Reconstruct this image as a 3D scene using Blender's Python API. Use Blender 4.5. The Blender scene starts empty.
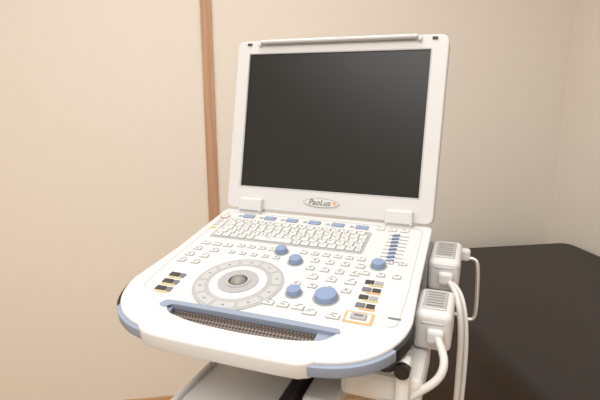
import bpy, bmesh, random
from math import *
from mathutils import Matrix, Vector
random.seed(4)
S=bpy.context.scene
try: S.view_settings.view_transform='Standard'
except Exception: pass
def lin(c):
    return tuple(((v/255)/12.92 if v/255<=.04045 else ((v/255+.055)/1.055)**2.4) for v in c)
def mat(name,rgb,rough=.5,metal=0,spec=.5,noise=0,nscale=40,bump=0):
    m=bpy.data.materials.new(name); m.use_nodes=True; N=m.node_tree.nodes; L=m.node_tree.links
    b=N['Principled BSDF']; c=lin(rgb)
    b.inputs['Base Color'].default_value=(*c,1); b.inputs['Roughness'].default_value=rough
    b.inputs['Metallic'].default_value=metal; b.inputs['Specular IOR Level'].default_value=spec
    if noise or bump:
        tc=N.new('ShaderNodeTexCoord'); n=N.new('ShaderNodeTexNoise'); n.inputs['Scale'].default_value=nscale; n.inputs['Detail'].default_value=4
        L.new(tc.outputs['Object'],n.inputs['Vector'])
        if noise:
            r=N.new('ShaderNodeValToRGB')
            r.color_ramp.elements[0].position=.3; r.color_ramp.elements[1].position=.7
            r.color_ramp.elements[0].color=(*[v*(1-noise) for v in c],1); r.color_ramp.elements[1].color=(*[min(1,v*(1+noise)) for v in c],1)
            L.new(n.outputs['Fac'],r.inputs['Fac']); L.new(r.outputs['Color'],b.inputs['Base Color'])
        if bump:
            bp=N.new('ShaderNodeBump'); bp.inputs['Strength'].default_value=bump; bp.inputs['Distance'].default_value=.002
            L.new(n.outputs['Fac'],bp.inputs['Height']); L.new(bp.outputs['Normal'],b.inputs['Normal'])
    return m
def wood(name,c1,c2,axis=2,sc=1.0):
    m=bpy.data.materials.new(name); m.use_nodes=True; N=m.node_tree.nodes; L=m.node_tree.links
    b=N['Principled BSDF']; b.inputs['Roughness'].default_value=.5
    tc=N.new('ShaderNodeTexCoord'); mp=N.new('ShaderNodeMapping'); s=[60*sc]*3; s[axis]=2.0*sc; mp.inputs['Scale'].default_value=s
    n=N.new('ShaderNodeTexNoise'); n.inputs['Detail'].default_value=6; n.inputs['Scale'].default_value=1.5
    r=N.new('ShaderNodeValToRGB'); r.color_ramp.elements[0].position=.35; r.color_ramp.elements[1].position=.65
    r.color_ramp.elements[0].color=(*lin(c1),1); r.color_ramp.elements[1].color=(*lin(c2),1)
    L.new(tc.outputs['Object'],mp.inputs['Vector']); L.new(mp.outputs['Vector'],n.inputs['Vector']); L.new(n.outputs['Fac'],r.inputs['Fac']); L.new(r.outputs['Color'],b.inputs['Base Color'])
    return m
M_wall=mat('wall_paper',(240,234,225),.88,noise=.006,nscale=90,bump=.05)
M_ceil=mat('ceiling_paint',(246,244,240),.9,noise=.01)
M_floor=wood('floor_wood',(190,156,120),(208,174,138),axis=1,sc=.6)
M_trim=wood('trim_wood',(186,146,116),(200,162,132))
M_base=wood('baseboard_wood',(200,164,120),(216,180,138),axis=0)
M_white=mat('abs_white',(211,211,211),.45,noise=.006,nscale=200)
M_white2=mat('abs_white_lid',(208,209,211),.45,noise=.006,nscale=200)
M_panel=mat('panel_grey',(186,187,190),.5)
M_bedk=mat('keyboard_bed_grey',(166,167,170),.5)
M_key=mat('key_white',(212,212,211),.5)
M_leg=mat('legend_grey',(108,111,118),.6)
M_dark=mat('dark_plastic',(60,57,57),.5)
M_black=mat('black_rubber',(22,21,22),.55)
M_blue=mat('blue_trim',(140,152,173),.45)
M_knob=mat('blue_knob',(128,147,180),.55)
M_fkey=mat('function_key',(134,150,180),.5)
M_slid=mat('slider_blue',(100,122,160),.5)
M_screen=mat('lcd_glass',(30,31,31),.33,spec=.34)
M_orange=mat('orange_print',(216,166,122),.5)
M_yellow=mat('yellow_print',(198,186,138),.5)
M_grey=mat('mid_grey',(156,157,159),.5)
M_ring=mat('ring_grey',(168,169,170),.5)
M_rk=mat('ring_key_grey',(182,183,184),.5)
M_ball=mat('trackball_grey',(136,133,127),.3)
M_silver=mat('silver_label',(180,180,178),.35,metal=.3)
M_metal=mat('brushed_metal',(190,188,184),.3,metal=.9)
M_cable=mat('cable_white',(208,207,204),.5)
M_bed=mat('bed_leatherette',(32,26,26),.45,noise=.06,nscale=60,bump=.2)
M_cart=mat('cart_white',(222,221,219),.5)
M_cartg=mat('cart_grey',(150,150,150),.5)
# grille
M_gr=mat('speaker_grille',(90,70,58),.5); N=M_gr.node_tree.nodes; L=M_gr.node_tree.links
tc=N.new('ShaderNodeTexCoord'); ch=N.new('ShaderNodeTexChecker'); ch.inputs['Scale'].default_value=330
ch.inputs['Color1'].default_value=(*lin((124,108,98)),1); ch.inputs['Color2'].default_value=(*lin((40,35,33)),1)
mp=N.new('ShaderNodeMapping'); mp.inputs['Rotation'].default_value=(0,0,.785)
L.new(tc.outputs['Object'],mp.inputs['Vector']); L.new(mp.outputs['Vector'],ch.inputs['Vector']); L.new(ch.outputs['Color'],N['Principled BSDF'].inputs['Base Color'])

def link(o,parent=None,mx=None):
    S.collection.objects.link(o)
    if parent: o.parent=parent
    if mx is not None: o.matrix_local=mx
    return o
def empty(name,parent=None,mx=None):
    e=bpy.data.objects.new(name,None); e.empty_display_size=.05
    return link(e,parent,mx)
class Part:
    def __init__(s,name,parent=None): s.n=name; s.p=parent; s.bm=bmesh.new(); s.mats=[]
    def mi(s,m):
        if m not in s.mats: s.mats.append(m)
        return s.mats.index(m)
    def _merge(s,b,m,smooth=False):
        i=s.mi(m)
        for f in b.faces: f.material_index=i; f.smooth=smooth
        me=bpy.data.meshes.new('t'); b.to_mesh(me); b.free(); s.bm.from_mesh(me); bpy.data.meshes.remove(me)
    def box(s,c,d,m,bev=0,rot=None,seg=2):
        b=bmesh.new(); bmesh.ops.create_cube(b,size=1); bmesh.ops.scale(b,vec=d,verts=b.verts)
        if bev: bmesh.ops.bevel(b,geom=list(b.edges),offset=bev,segments=seg,affect='EDGES',profile=.5)
        if rot is not None: bmesh.ops.transform(b,matrix=rot.to_4x4(),verts=b.verts)
        bmesh.ops.translate(b,vec=c,verts=b.verts); s._merge(b,m); return s
    def cyl(s,c,r1,r2,h,m,seg=32,bev=0,rot=None):
        b=bmesh.new(); bmesh.ops.create_cone(b,cap_ends=True,segments=seg,radius1=r1,radius2=r2,depth=h)
        if bev:
            e=[e for e in b.edges if all(v.co.z>0 for v in e.verts)]
            bmesh.ops.bevel(b,geom=e,offset=bev,segments=3,affect='EDGES',profile=.5)
        if rot is not None: bmesh.ops.transform(b,matrix=rot.to_4x4(),verts=b.verts)
        bmesh.ops.translate(b,vec=c,verts=b.verts); s._merge(b,m); return s
    def sph(s,c,r,m):
        b=bmesh.new(); bmesh.ops.create_uvsphere(b,u_segments=24,v_segments=14,radius=r); bmesh.ops.translate(b,vec=c,verts=b.verts); s._merge(b,m,True); return s
    def ring(s,c,r0,r1,h,m,a0=0,a1=2*pi,seg=48):
        b=bmesh.new(); full=abs(a1-a0-2*pi)<1e-6; n=seg if full else max(4,int(seg*(a1-a0)/(2*pi))); R=[]
        for i in range(n+(0 if full else 1)):
            a=a0+(a1-a0)*i/n; R.append([b.verts.new((c[0]+r*cos(a),c[1]+r*sin(a),c[2]+z)) for r,z in ((r0,0),(r1,0),(r1,h),(r0,h))])
        k=len(R)
        for i in range(k if full else k-1):
            A=R[i];B=R[(i+1)%k]
            for j in range(4): b.faces.new((A[j],B[j],B[(j+1)%4],A[(j+1)%4]))
        if not full: b.faces.new(R[0]); b.faces.new(R[-1][::-1])
        bmesh.ops.recalc_face_normals(b,faces=b.faces); s._merge(b,m); return s
    def done(s,mx=None):
        me=bpy.data.meshes.new(s.n); s.bm.to_mesh(me); s.bm.free()
        for m in s.mats: me.materials.append(m)
        return link(bpy.data.objects.new(s.n,me),s.p,mx)
def tomesh(o,name,parent,mx,smooth=False):
    S.collection.objects.link(o); bpy.context.view_layer.update()
    me=bpy.data.meshes.new_from_object(o.evaluated_get(bpy.context.evaluated_depsgraph_get()))
    bpy.data.objects.remove(o)
    if smooth:
        for p in me.polygons: p.use_smooth=True
    return link(bpy.data.objects.new(name,me),parent,mx)
def rpoly(pts,rad,n=6):
    out=[];k=len(pts)
    for i in range(k):
        p=Vector(pts[i]);a=Vector(pts[i-1]);b=Vector(pts[(i+1)%k]); r=rad[i] if isinstance(rad,(list,tuple)) else rad
        if r<=0: out.append(tuple(p)); continue
        u=(a-p).normalized(); w=(b-p).normalized(); r=min(r,(a-p).length*.49,(b-p).length*.49)
        p0=p+u*r;p1=p+w*r
        for j in range(n+1):
            t=j/n; out.append(tuple(p0*(1-t)**2+p*2*t*(1-t)+p1*t*t))
    return out
def plate(name,loops,z0,z1,bev,m,parent,mx=None):
    cu=bpy.data.curves.new(name,'CURVE'); cu.dimensions='2D'; cu.fill_mode='BOTH'
    for lp in loops:
        sp=cu.splines.new('POLY'); sp.points.add(len(lp)-1); sp.use_cyclic_u=True
        for i,p in enumerate(lp): sp.points[i].co=(p[0],p[1],0,1)
    cu.extrude=max((z1-z0)/2-bev,0); cu.bevel_depth=bev; cu.bevel_resolution=2; cu.offset=-bev
    cu.materials.append(m)
    T=Matrix.Translation((0,0,(z0+z1)/2))
    return tomesh(bpy.data.objects.new(name,cu),name,parent,(mx or Matrix())@T)
def tube(name,pts,r,m,parent):
    cu=bpy.data.curves.new(name,'CURVE'); cu.dimensions='3D'; sp=cu.splines.new('NURBS'); sp.points.add(len(pts)-1)
    for i,p in enumerate(pts): sp.points[i].co=(*p,1)
    sp.use_endpoint_u=True; sp.order_u=4; sp.resolution_u=8; cu.bevel_depth=r; cu.bevel_resolution=5; cu.use_fill_caps=True; cu.materials.append(m)
    return tomesh(bpy.data.objects.new(name,cu),name,parent,None,True)
def text(name,s,size,m,parent,mx,shear=0,ext=.0002):
    cu=bpy.data.curves.new(name,'FONT'); cu.body=s; cu.size=size; cu.align_x='CENTER'; cu.align_y='CENTER'; cu.extrude=ext; cu.shear=shear; cu.offset=0.0002; cu.materials.append(m)
    return tomesh(bpy.data.objects.new(name,cu),name,parent,mx)
RX=lambda a: Matrix.Rotation(a,4,'X')
RZ=lambda a: Matrix.Rotation(a,4,'Z')

# ---------------- room ----------------
XL,XR,YF,YB,H=-1.9,1.508,-1.6,1.96,2.5
t=.1
Part('floor').box(((XL+XR)/2,(YF+YB)/2,-.05),(XR-XL+2*t,YB-YF+2*t,.1),M_floor).done()
Part('ceiling').box(((XL+XR)/2,(YF+YB)/2,H+.05),(XR-XL+2*t,YB-YF+2*t,.1),M_ceil).done()
Part('wall_back').box(((XL+XR)/2,YB+t/2,H/2),(XR-XL+2*t,t,H),M_wall).done()
Part('wall_front').box(((XL+XR)/2,YF-t/2,H/2),(XR-XL+2*t,t,H),M_wall).done()
Part('wall_left').box((XL-t/2,(YF+YB)/2,H/2),(t,YB-YF,H),M_wall).done()
Part('wall_right').box((XR+t/2,(YF+YB)/2,H/2),(t,YB-YF,H),M_wall).done()
Part('trim_1').box((-.0345,YB-.006,H/2),(.042,.012,H-.002),M_trim,.002).done()
Part('baseboard_back').box(((XL+XR)/2,YB-.005,.05),(XR-XL-.002,.01,.098),M_base,.002).done()
Part('baseboard_right').box((XR-.005,(YF+YB)/2-.01,.05),(.01,YB-YF-.04,.098),M_base,.002).done()
def ceiling_light(x,y,sx,sy,pw):
    p=Part('ceiling_light'); p.box((x,y,H-.015),(sx+.06,sy+.06,.028),M_ceil,.004); o=p.done()
    l=bpy.data.lights.new('lamp','AREA'); l.shape='RECTANGLE'; l.size=sx; l.size_y=sy; l.energy=pw; l.color=(1,.982,.952)
    lo=bpy.data.objects.new('lamp',l); link(lo,o); lo.location=(x,y,H-.035)
ceiling_light(-.5,-.5,1.3,1.3,34)
ceiling_light(.0,.85,1.6,.8,15)
W=bpy.data.worlds.new('w'); S.world=W; W.use_nodes=True; W.node_tree.nodes['Background'].inputs[0].default_value=(1,.97,.93,1); W.node_tree.nodes['Background'].inputs[1].default_value=.3

# ---------------- exam bed ----------------
bed=empty('examination_bed')
bx0,bx1,by0,by1,bz=.67,1.497,-.1,1.82,.76
def sbox(name,c,d,m,parent,bev=.03,seg=5):
    p=Part(name,parent); p.box(c,d,m,bev,seg=seg); o=p.done()
    for q in o.data.polygons: q.use_smooth=True
    return o
plate('mattress',[rpoly([(bx0,by0),(bx1,by0),(bx1,by1),(bx0,by1)],.06)],bz-.09,bz,.018,M_bed,bed)
sbox('bed_frame',((bx0+bx1)/2,(by0+by1)/2,bz-.29),(bx1-bx0-.05,by1-by0-.06,.42),M_bed,bed,.008,2)
p=Part('bed_legs',bed)
for x in (bx0+.08,bx1-.08):
    for y in (by0+.1,by1-.1): p.box((x,y,.135),(.06,.06,.27),M_dark,.004)
    p.box((x,(by0+by1)/2,.15),(.04,by1-by0-.2,.04),M_dark,.004)
p.done()

# ---------------- ultrasound machine ----------------
OZ=1.2422
DM=Matrix.Translation((.1650,.7547,OZ))@RZ(-.5253)
dev=empty('ultrasound_machine',None,DM)
lid=empty('display_lid',dev,RX(-.2208))
XY=RX(pi/2)
out=rpoly([(-.174,-.038),(.175,-.038),(.178,.249),(-.175,.249)],[.012,.012,.014,.014])
hole=[(-.1508,.0008),(-.1508,.2268),(.1520,.2268),(.1512,.0008)]
plate('lid_bezel',[out,hole],-.002,.005,.002,M_white2,lid,XY)
plate('lid_back_shell',[out],-.022,-.0021,.004,M_white2,lid,XY)
plate('lcd_screen',[rpoly([(-.1535,-.0015),(.1535,-.0015),(.1535,.2295),(-.1535,.2295)],.001)],-.002,.0025,.0003,M_screen,lid,XY)
inn=rpoly([(-.1530,-.0015),(.1535,-.0015),(.1540,.2288),(-.1530,.2288)],.003)
plate('screen_inner_rim',[inn,hole],.0045,.0054,.0004,M_panel,lid,XY)
p=Part('lid_latch_bar',lid)
p.box((.002,-.0085,.2448),(.262,.014,.0060),M_white2,.0025)
p.box((-.152,-.0055,.243),(.008,.004,.004),M_dark,.0008); p.box((.157,-.0055,.243),(.008,.004,.004),M_dark,.0008)
p.box((.002,-.0060,.2410),(.250,.003,.0010),M_grey)
p.box((-.1310,-.007,.2425),(.006,.009,.007),M_white2,.0015); p.box((.1350,-.007,.2425),(.006,.009,.007),M_white2,.0015)
p.done()
ell=[(.031*cos(a*pi/24),.0078*sin(a*pi/24)) for a in range(48)]
LG=Matrix.Translation((-.002,0,-.0185))@XY
plate('logo_badge',[ell],.0048,.0060,.0004,M_ring,lid,LG)
ell2=[(.0293*cos(a*pi/24),.0063*sin(a*pi/24)) for a in range(48)]
plate('logo_face',[ell2],.0055,.0063,.0002,M_white,lid,LG)
text('logo_text','PaoLus',.0130,M_leg,lid,LG@Matrix.Translation((-.003,.0002,.0064)),.25)
plate('logo_accent',[[(.0225+.0035*cos(a*pi/8),.001+.0028*sin(a*pi/8)) for a in range(16)]],.0060,.0066,.0001,M_orange,lid,LG)
p=Part('lid_hinges',lid)
for s in (-1,1):
    p.box((s*.125,-.009,-.031),(.042,.014,.024),M_white2,.003)
    p.box((s*.125,-.004,-.046),(.040,.020,.018),M_white,.003)
    p.box((s*.125,-.0165,-.040),(.034,.002,.0015),M_grey)
p.done()

con=empty('console',dev,Matrix.Translation((0,-.0088,-.0390))@RX(.1917))
HL,HR=.192,.183
def fv(x,ex=0):
    q=min(abs(x)/(HL if x<0 else HR),1); return .240+(.093+ex)*(1-q**4.4)**.55
def side(n,cond=lambda x:True,d=0):
    xs=[-(HL-d)*sin(pi/2*i/n) for i in range(n,0,-1)]+[(HR-d)*sin(pi/2*i/n) for i in range(0,n+1)]
    return [x for x in xs if cond(x)]
def fvd(x,d): return fv(x*(HL/(HL-d) if x<0 else HR/(HR-d)))
front=[(x,-fvd(x,.003)+.0045) for x in side(34,d=.003)]
back=rpoly([(HR-.003,-.236),(.177,-.15),(.175,0.0),(-.175,0.0),(-.179,-.15),(-HL+.003,-.236)],[0,.03,.012,.012,.03,0])
outline=front[1:-1]+back
hole2=rpoly([(-.110,-.277),(.106,-.277),(.096,-.292),(.06,-.3015),(0,-.304),(-.06,-.3015),(-.098,-.292)],[.003,.003,.008,.02,.02,.02,.008])
plate('deck_plate',[outline,hole2],-.0055,0,.002,M_white,con)
def seg(x0,x1,vb,ex=0,n=14):
    pts=[(x0+(x1-x0)*i/n,-fv(x0+(x1-x0)*i/n)-ex) for i in range(n+1)]
    return pts+[(x1,-vb),(x0,-vb)]
def bump(x0,x1,ex,w,n=24):
    a=[(x0+(x1-x0)*i/n) for i in range(n+1)]
    def tp(x):
        e=min(1,min(x-x0,x1-x)/.02); return .35+.65*sin(e*pi/2)
    mid=lambda x: fv(x)+ex-w/2
    return [(x,-(mid(x)+w/2*tp(x))) for x in a]+[(x,-(mid(x)-w/2*tp(x))) for x in a[::-1]]
plate('front_bumper',[bump(-.122,.100,.003,.030)],-.0205,.0009,.0035,M_white,con)
for nm,x0,x1,m in (('blue_trim_a',-.172,-.100,M_blue),('blue_trim_b',.084,.170,M_blue)):
    plate(nm,[seg(x0,x1,.27,0)],-.0165,-.0035,.001,m,con)
for s in (-1,1):
    HWs=HL if s<0 else HR
    xx=[(HWs)*sin(pi/2*i/30) for i in range(31)]; xx=[x for x in xx if x>.1685]
    lp=[(s*x,-fv(s*x)) for x in xx]+[(s*HWs,-.238),(s*.164,-.238),(s*.164,-fv(s*.1685)+.004)]
    plate('corner_rubber_'+('l' if s<0 else 'r'),[lp],-.019,-.0035,.001,M_black,con)
mid=rpoly([(.174,-.26),(.173,-.01),(-.173,-.01),(-.174,-.26)],.006)
plate('mid_shell',[mid],-.020,-.0052,.001,M_white,con)
low=rpoly([(.170,-.27),(.170,-.012),(-.170,-.012),(-.170,-.27)],.01)
plate('seam_shadow_gap',[rpoly([(.170,-.296),(.168,-.24),(.168,-.015),(-.168,-.015),(-.168,-.24),(-.16,-.285)],.01)],-.024,-.0163,.001,M_black,con)
plate('lower_shell',[low],-.050,-.0235,.004,M_white,con)
g=Part('speaker_grille',con); g.box((-.002,-.290,-.0125),(.226,.040,.002),M_gr,0,Matrix.Rotation(.28,3,'X')); g.box((-.002,-.290,-.0175),(.21,.028,.005),M_black); g.done()
lipo=rpoly([(-.118,-.283),(-.113,-.2715),(-.04,-.2700),(.04,-.2700),(.108,-.2715),(.110,-.279),(.100,-.2785),(-.100,-.2785),(-.108,-.286)],[.004,.006,.02,.02,.006,.003,0,.003,.003])
plate('blue_lip',[lipo],-.0005,.0014,.0006,M_blue,con)
plate('blue_lip_wall',[rpoly([(-.110,-.2745),(.106,-.2745),(.106,-.2785),(-.110,-.2785)],.0005)],-.007,.0008,.0003,M_blue,con)
plate('keyboard_bed',[rpoly([(-.150,-.040),(.092,-.040),(.092,-.108),(-.150,-.108)],.004)],-.0005,.0006,.0003,M_bedk,con)
plate('control_panel',[rpoly([(-.158,-.018),(.158,-.018),(.160,-.19),(.156,-.262),(.13,-.2645),(-.13,-.2645),(-.156,-.262),(-.160,-.19)],.006)],-.0005,.0003,.0002,M_key,con)
plate('deck_ridge',[rpoly([(-.163,-.014),(.163,-.014),(.167,-.19),(.165,-.254),(-.165,-.254),(-.167,-.19)],.01),rpoly([(-.162,-.015),(.162,-.015),(.166,-.19),(.164,-.253),(-.164,-.253),(-.166,-.19)],.01)],-.0003,.0006,.0002,M_panel,con)
K=Part('keyboard_keys',con)
def key(x,v,w,d,m=M_key,h=.0026,legend=True):
    if m is M_panel: K.box((x,-v,.0007),(w+.0022,d+.0022,.0006),M_grey,.0003,seg=1); m=M_key
    K.box((x,-v,h/2+.0004),(w,d,h),m,.0007,seg=1)
    if legend:
        K.box((x-w*.12,-v+d*.1,h+.00045),(min(w*.45,.006),.0013,.0002),M_leg)
        if random.random()<.5: K.box((x+w*.1,-v-d*.22,h+.00045),(min(w*.3,.004),.001,.0002),M_leg)
for r in range(5):
    v=.0465+r*.0138*.92; x=-.146+ (r%3)*.0015
    while x<.086:
        w=.0135
        if r==4 and -.09<x<-.02: w=.062
        if r in(1,2,3) and x<-.140: w=.018
        w=min(w,.089-x)
        if w>.006: key(x+w/2,v,w-.0020,.0106)
        x+=w
K.done()
K=Part('function_keys',con)
for i in range(6):
    x=-.119+i*.0384; key(x,.028,.020,.0105,M_fkey,.002,False);
    K.box((x-.016,-.028,.0006),(.006,.006,.0006),M_grey)
for i in range(3): key(.101+i*.018,.026,.013,.009)
key(-.1597,.0355,.013,.010,M_key,.002,True)
K.ring((-.1597,-.0355,.0004),.0078,.0092,.0004,M_orange)
for i in range(3): K.box((-.1597+.0,-.052-i*.012,.0008),(.009,.007,.001),M_yellow if i==2 else M_panel)
K.done()
K=Part('panel_buttons',con)
def row(x0,x1,v,n,w,d,m=M_panel):
    for i in range(n):
        x=x0+(x1-x0)*i/max(1,n-1); key(x,v,w,d,m,.002,True)
        K.box((x,-v+d*.95,.0005),(w*.6,.0009,.0003),M_leg)
row(-.142,-.105,.128,3,.012,.006); row(-.085,-.035,.124,4,.010,.006); row(.012,.095,.122,6,.009,.006)
row(-.146,-.118,.146,2,.012,.007); row(-.148,-.124,.164,2,.012,.007); row(-.150,-.128,.182,2,.011,.007)
row(.035,.098,.140,4,.010,.007); row(.035,.095,.160,4,.010,.007); row(.045,.095,.180,3,.012,.008); row(.108,.148,.155,3,.009,.006)
row(.030,.095,.200,4,.010,.006); row(.012,.050,.246,3,.013,.007); row(.066,.094,.252,2,.014,.007); row(-.09,-.02,.145,5,.008,.005)
row(.115,.15,.1215,3,.009,.005)
for i in range(3):
    v=.219+i*.0165; x=-.133+i*.0005
    K.box((x-.004,-v,.0012),(.014,.009,.0018),M_dark,.0005,seg=1); K.box((x+.008,-v,.001),(.008,.009,.0014),M_leg,.0003,seg=1)
    K.box((x,-v-.0062,.0008),(.020,.0030,.001),M_yellow)
for i in range(4):
    v=.174+i*.0165; x=.123
    K.box((x-.005,-v,.0012),(.011,.008,.0018),M_leg if i%2 else M_dark,.0005,seg=1); K.box((x+.007,-v,.001),(.010,.008,.0014),M_dark if i%2 else M_grey,.0003,seg=1)
    K.box((x+.004,-v-.0062,.0008),(.018,.0028,.001),M_orange if i%2 else M_yellow)
K.box((.122,-.247,.0008),(.033,.021,.001),M_orange,.0004,seg=1); K.box((.122,-.247,.0014),(.027,.0155,.001),M_key,.0004,seg=1); K.box((.122,-.247,.003),(.018,.010,.003),M_bedk,.001,seg=1)
K.box((.122,-.247,.0047),(.010,.003,.0002),M_leg)
K.box((.160,-.238,.0006),(.014,.003,.0003),M_leg)
K.done()
p=Part('tgc_sliders',con)
for i in range(8):
    v=.044+i*.0105
    p.box((.132,-v,.0006),(.030,.0016,.0006),M_grey); p.box((.130+.0015*(i-3.5)*.4,-v,.0018),(.011,.0032,.0028),M_slid,.0008,Matrix.Rotation(.35,3,'Z'),seg=1)
p.done()
p=Part('rotary_knobs',con)
for x,v,r in ((-.0194,.1275,.0085),(.0099,.149,.0092),(.1201,.1335,.0092),(.0348,.220,.0092),(.0755,.2195,.0142)):
    p.cyl((x,-v,.0006),r+.0022,r+.0022,.001,M_grey); p.cyl((x,-v,.0045),r,r*.93,.008,M_knob,bev=.0012)
p.done()
p=Part('trackball',con); cx,cy=-.043,-.216
p.ring((cx,cy,.0002),.036,.0590,.0010,M_ring)
for i in range(10):
    a=.15+i*2*pi/10; p.ring((cx,cy,.0011),.0435,.0550,.0005,M_rk,a,a+.54)
    p.box((cx+.049*cos(a+.25),cy+.049*sin(a+.25),.0019),(.004,.0012,.0002),M_leg)
p.cyl((cx,cy,.0016),.0385,.0375,.0030,M_key,48,bev=.001)
p.ring((cx,cy,.0031),.0125,.0265,.0010,M_bedk)
p.ring((cx,cy,.0040),.0125,.0160,.0012,M_ring)
p.cyl((cx,cy,.0032),.0128,.0128,.0008,M_dark)
p.sph((cx,cy,-.002),.0118,M_ball)
p.done()
def connector(name,y0,y1,z1,z0,x0=.176,x1=.219):
    p=Part(name,dev); R=Matrix.Rotation(.10,3,'X')
    c=((x0+x1)/2,(y0+y1)/2,(z0+z1)/2)
    p.box(c,(x1-x0,y1-y0,z1-z0),M_white,.008,R,4)
    p.box((c[0],c[1]-.002,z1+.0008),((x1-x0)*.62,(y1-y0)*.66,.002),M_silver,.0006,R,1)
    for k in range(6): p.box((c[0],c[1]-.002+(k-2.5)*(y1-y0)*.095,z1+.0021+(k-2.5)*(y1-y0)*.0095),((x1-x0)*.46,.0008,.0003),M_leg,0,R)
    p.box((x0-.004,c[1],c[2]-.004),(.008,(y1-y0)*1.05,z1-z0),M_grey,.002,R,2)
    p.box((c[0]+.004,y0-.004,c[2]-.004),(.020,.012,.018),M_white,.004)
    p.box((c[0],y0-.001,c[2]+.010),(.026,.003,.003),M_panel,.001,seg=1)
    return p.done()
connector('probe_connector_a',-.066,.015,-.068,-.115)
connector('probe_connector_b',-.203,-.137,-.086,-.136)
tube('probe_cable_a',[(.203,-.206,-.115),(.211,-.228,-.118),(.217,-.243,-.124),(.212,-.252,-.142),(.192,-.260,-.155),(.172,-.270,-.168),(.14,-.275,-.20),(.12,-.22,-.28),(.14,-.10,-.40),(.16,0,-.6)],.0045,M_cable,dev)
tube('probe_cable_b',[(.203,-.066,-.098),(.214,-.085,-.100),(.224,-.115,-.112),(.229,-.125,-.15),(.229,-.13,-.20),(.229,-.13,-.25),(.226,-.12,-.4),(.2,-.06,-.62),(.16,0,-.7)],.0038,M_cable,dev)
tube('probe_cable_c',[(.203,-.066,-.098),(.219,-.075,-.102),(.230,-.10,-.115),(.236,-.115,-.16),(.236,-.125,-.21),(.235,-.125,-.27),(.226,-.11,-.45),(.19,-.04,-.66),(.16,0,-.72)],.0030,M_cable,dev)
tube('cable_hook',[(.205,.02,-.098),(.225,.022,-.092),(.239,.022,-.092),(.2435,.018,-.098),(.245,.005,-.135),(.246,-.008,-.170),(.242,-.012,-.180),(.230,-.012,-.178),(.20,-.005,-.17)],.0030,M_metal,dev)
p=Part('side_rail',dev)
p.box((.188,-.10,-.128),(.022,.20,.018),M_white,.004); p.box((.222,.025,-.088),(.018,.016,.018),M_white,.004)
p.done()
# ---------------- cart ----------------
cart=empty('equipment_cart',None,DM)
p=Part('cart_head',cart)
p.box((-.03,-.05,-.155),(.12,.10,.13),M_cart,.008)
p.box((.150,-.215,-.158),(.090,.10,.036),M_cart,.008); p.box((.085,-.20,-.19),(.040,.16,.022),M_cart,.004)
p.box((.07,-.10,-.15),(.17,.04,.03),M_cartg,.004); p.box((.12,-.16,-.17),(.06,.08,.03),M_cartg,.004)
p.box((.176,-.268,-.140),(.016,.02,.055),M_cart,.006); p.cyl((.176,-.278,-.122),.008,.008,.012,M_black,rot=Matrix.Rotation(pi/2,3,'X'))
p.done()
p=Part('cart_tray',cart)
p.box((-.025,-.22,-.228),(.15,.42,.012),M_cart,.004); p.box((-.101,-.22,-.224),(.008,.42,.018),M_cart,.003)
p.box((.0525,-.23,-.200),(.012,.30,.06),M_black,.003); p.box((.075,-.12,-.215),(.05,.06,.02),M_cartg,.003)
p.done()
p=Part('cart_column',cart); p.box((-.02,-.1,-.70),(.09,.10,.94),M_cart,.012); p.done()
p=Part('cart_base',cart)
p.box((-.02,-.1,-1.165),(.10,.52,.05),M_cart,.015); p.box((-.02,-.1,-1.165),(.46,.10,.05),M_cart,.015)
for x,y in ((-.02,-.34),(-.02,.14),(-.23,-.1),(.19,-.1)):
    p.cyl((x,y,-1.2422+.027),.027,.027,.022,M_black,rot=Matrix.Rotation(pi/2,3,'Y')); p.box((x,y,-1.19),(.03,.03,.03),M_cartg,.004)
p.done()

# ---------------- camera ----------------
yaw,pit=.16406,.2185
F=Vector((sin(yaw)*cos(pit),cos(yaw)*cos(pit),-sin(pit))); R=Vector((cos(yaw),-sin(yaw),0)); U=R.cross(F)
cam=bpy.data.cameras.new('camera'); cam.sensor_width=36; cam.lens=28.98; cam.clip_start=.02
co=bpy.data.objects.new('camera',cam); S.collection.objects.link(co)
m=Matrix((R,U,-F)).transposed().to_4x4(); m.translation=Vector((0,0,1.4)); co.matrix_world=m
S.camera=co
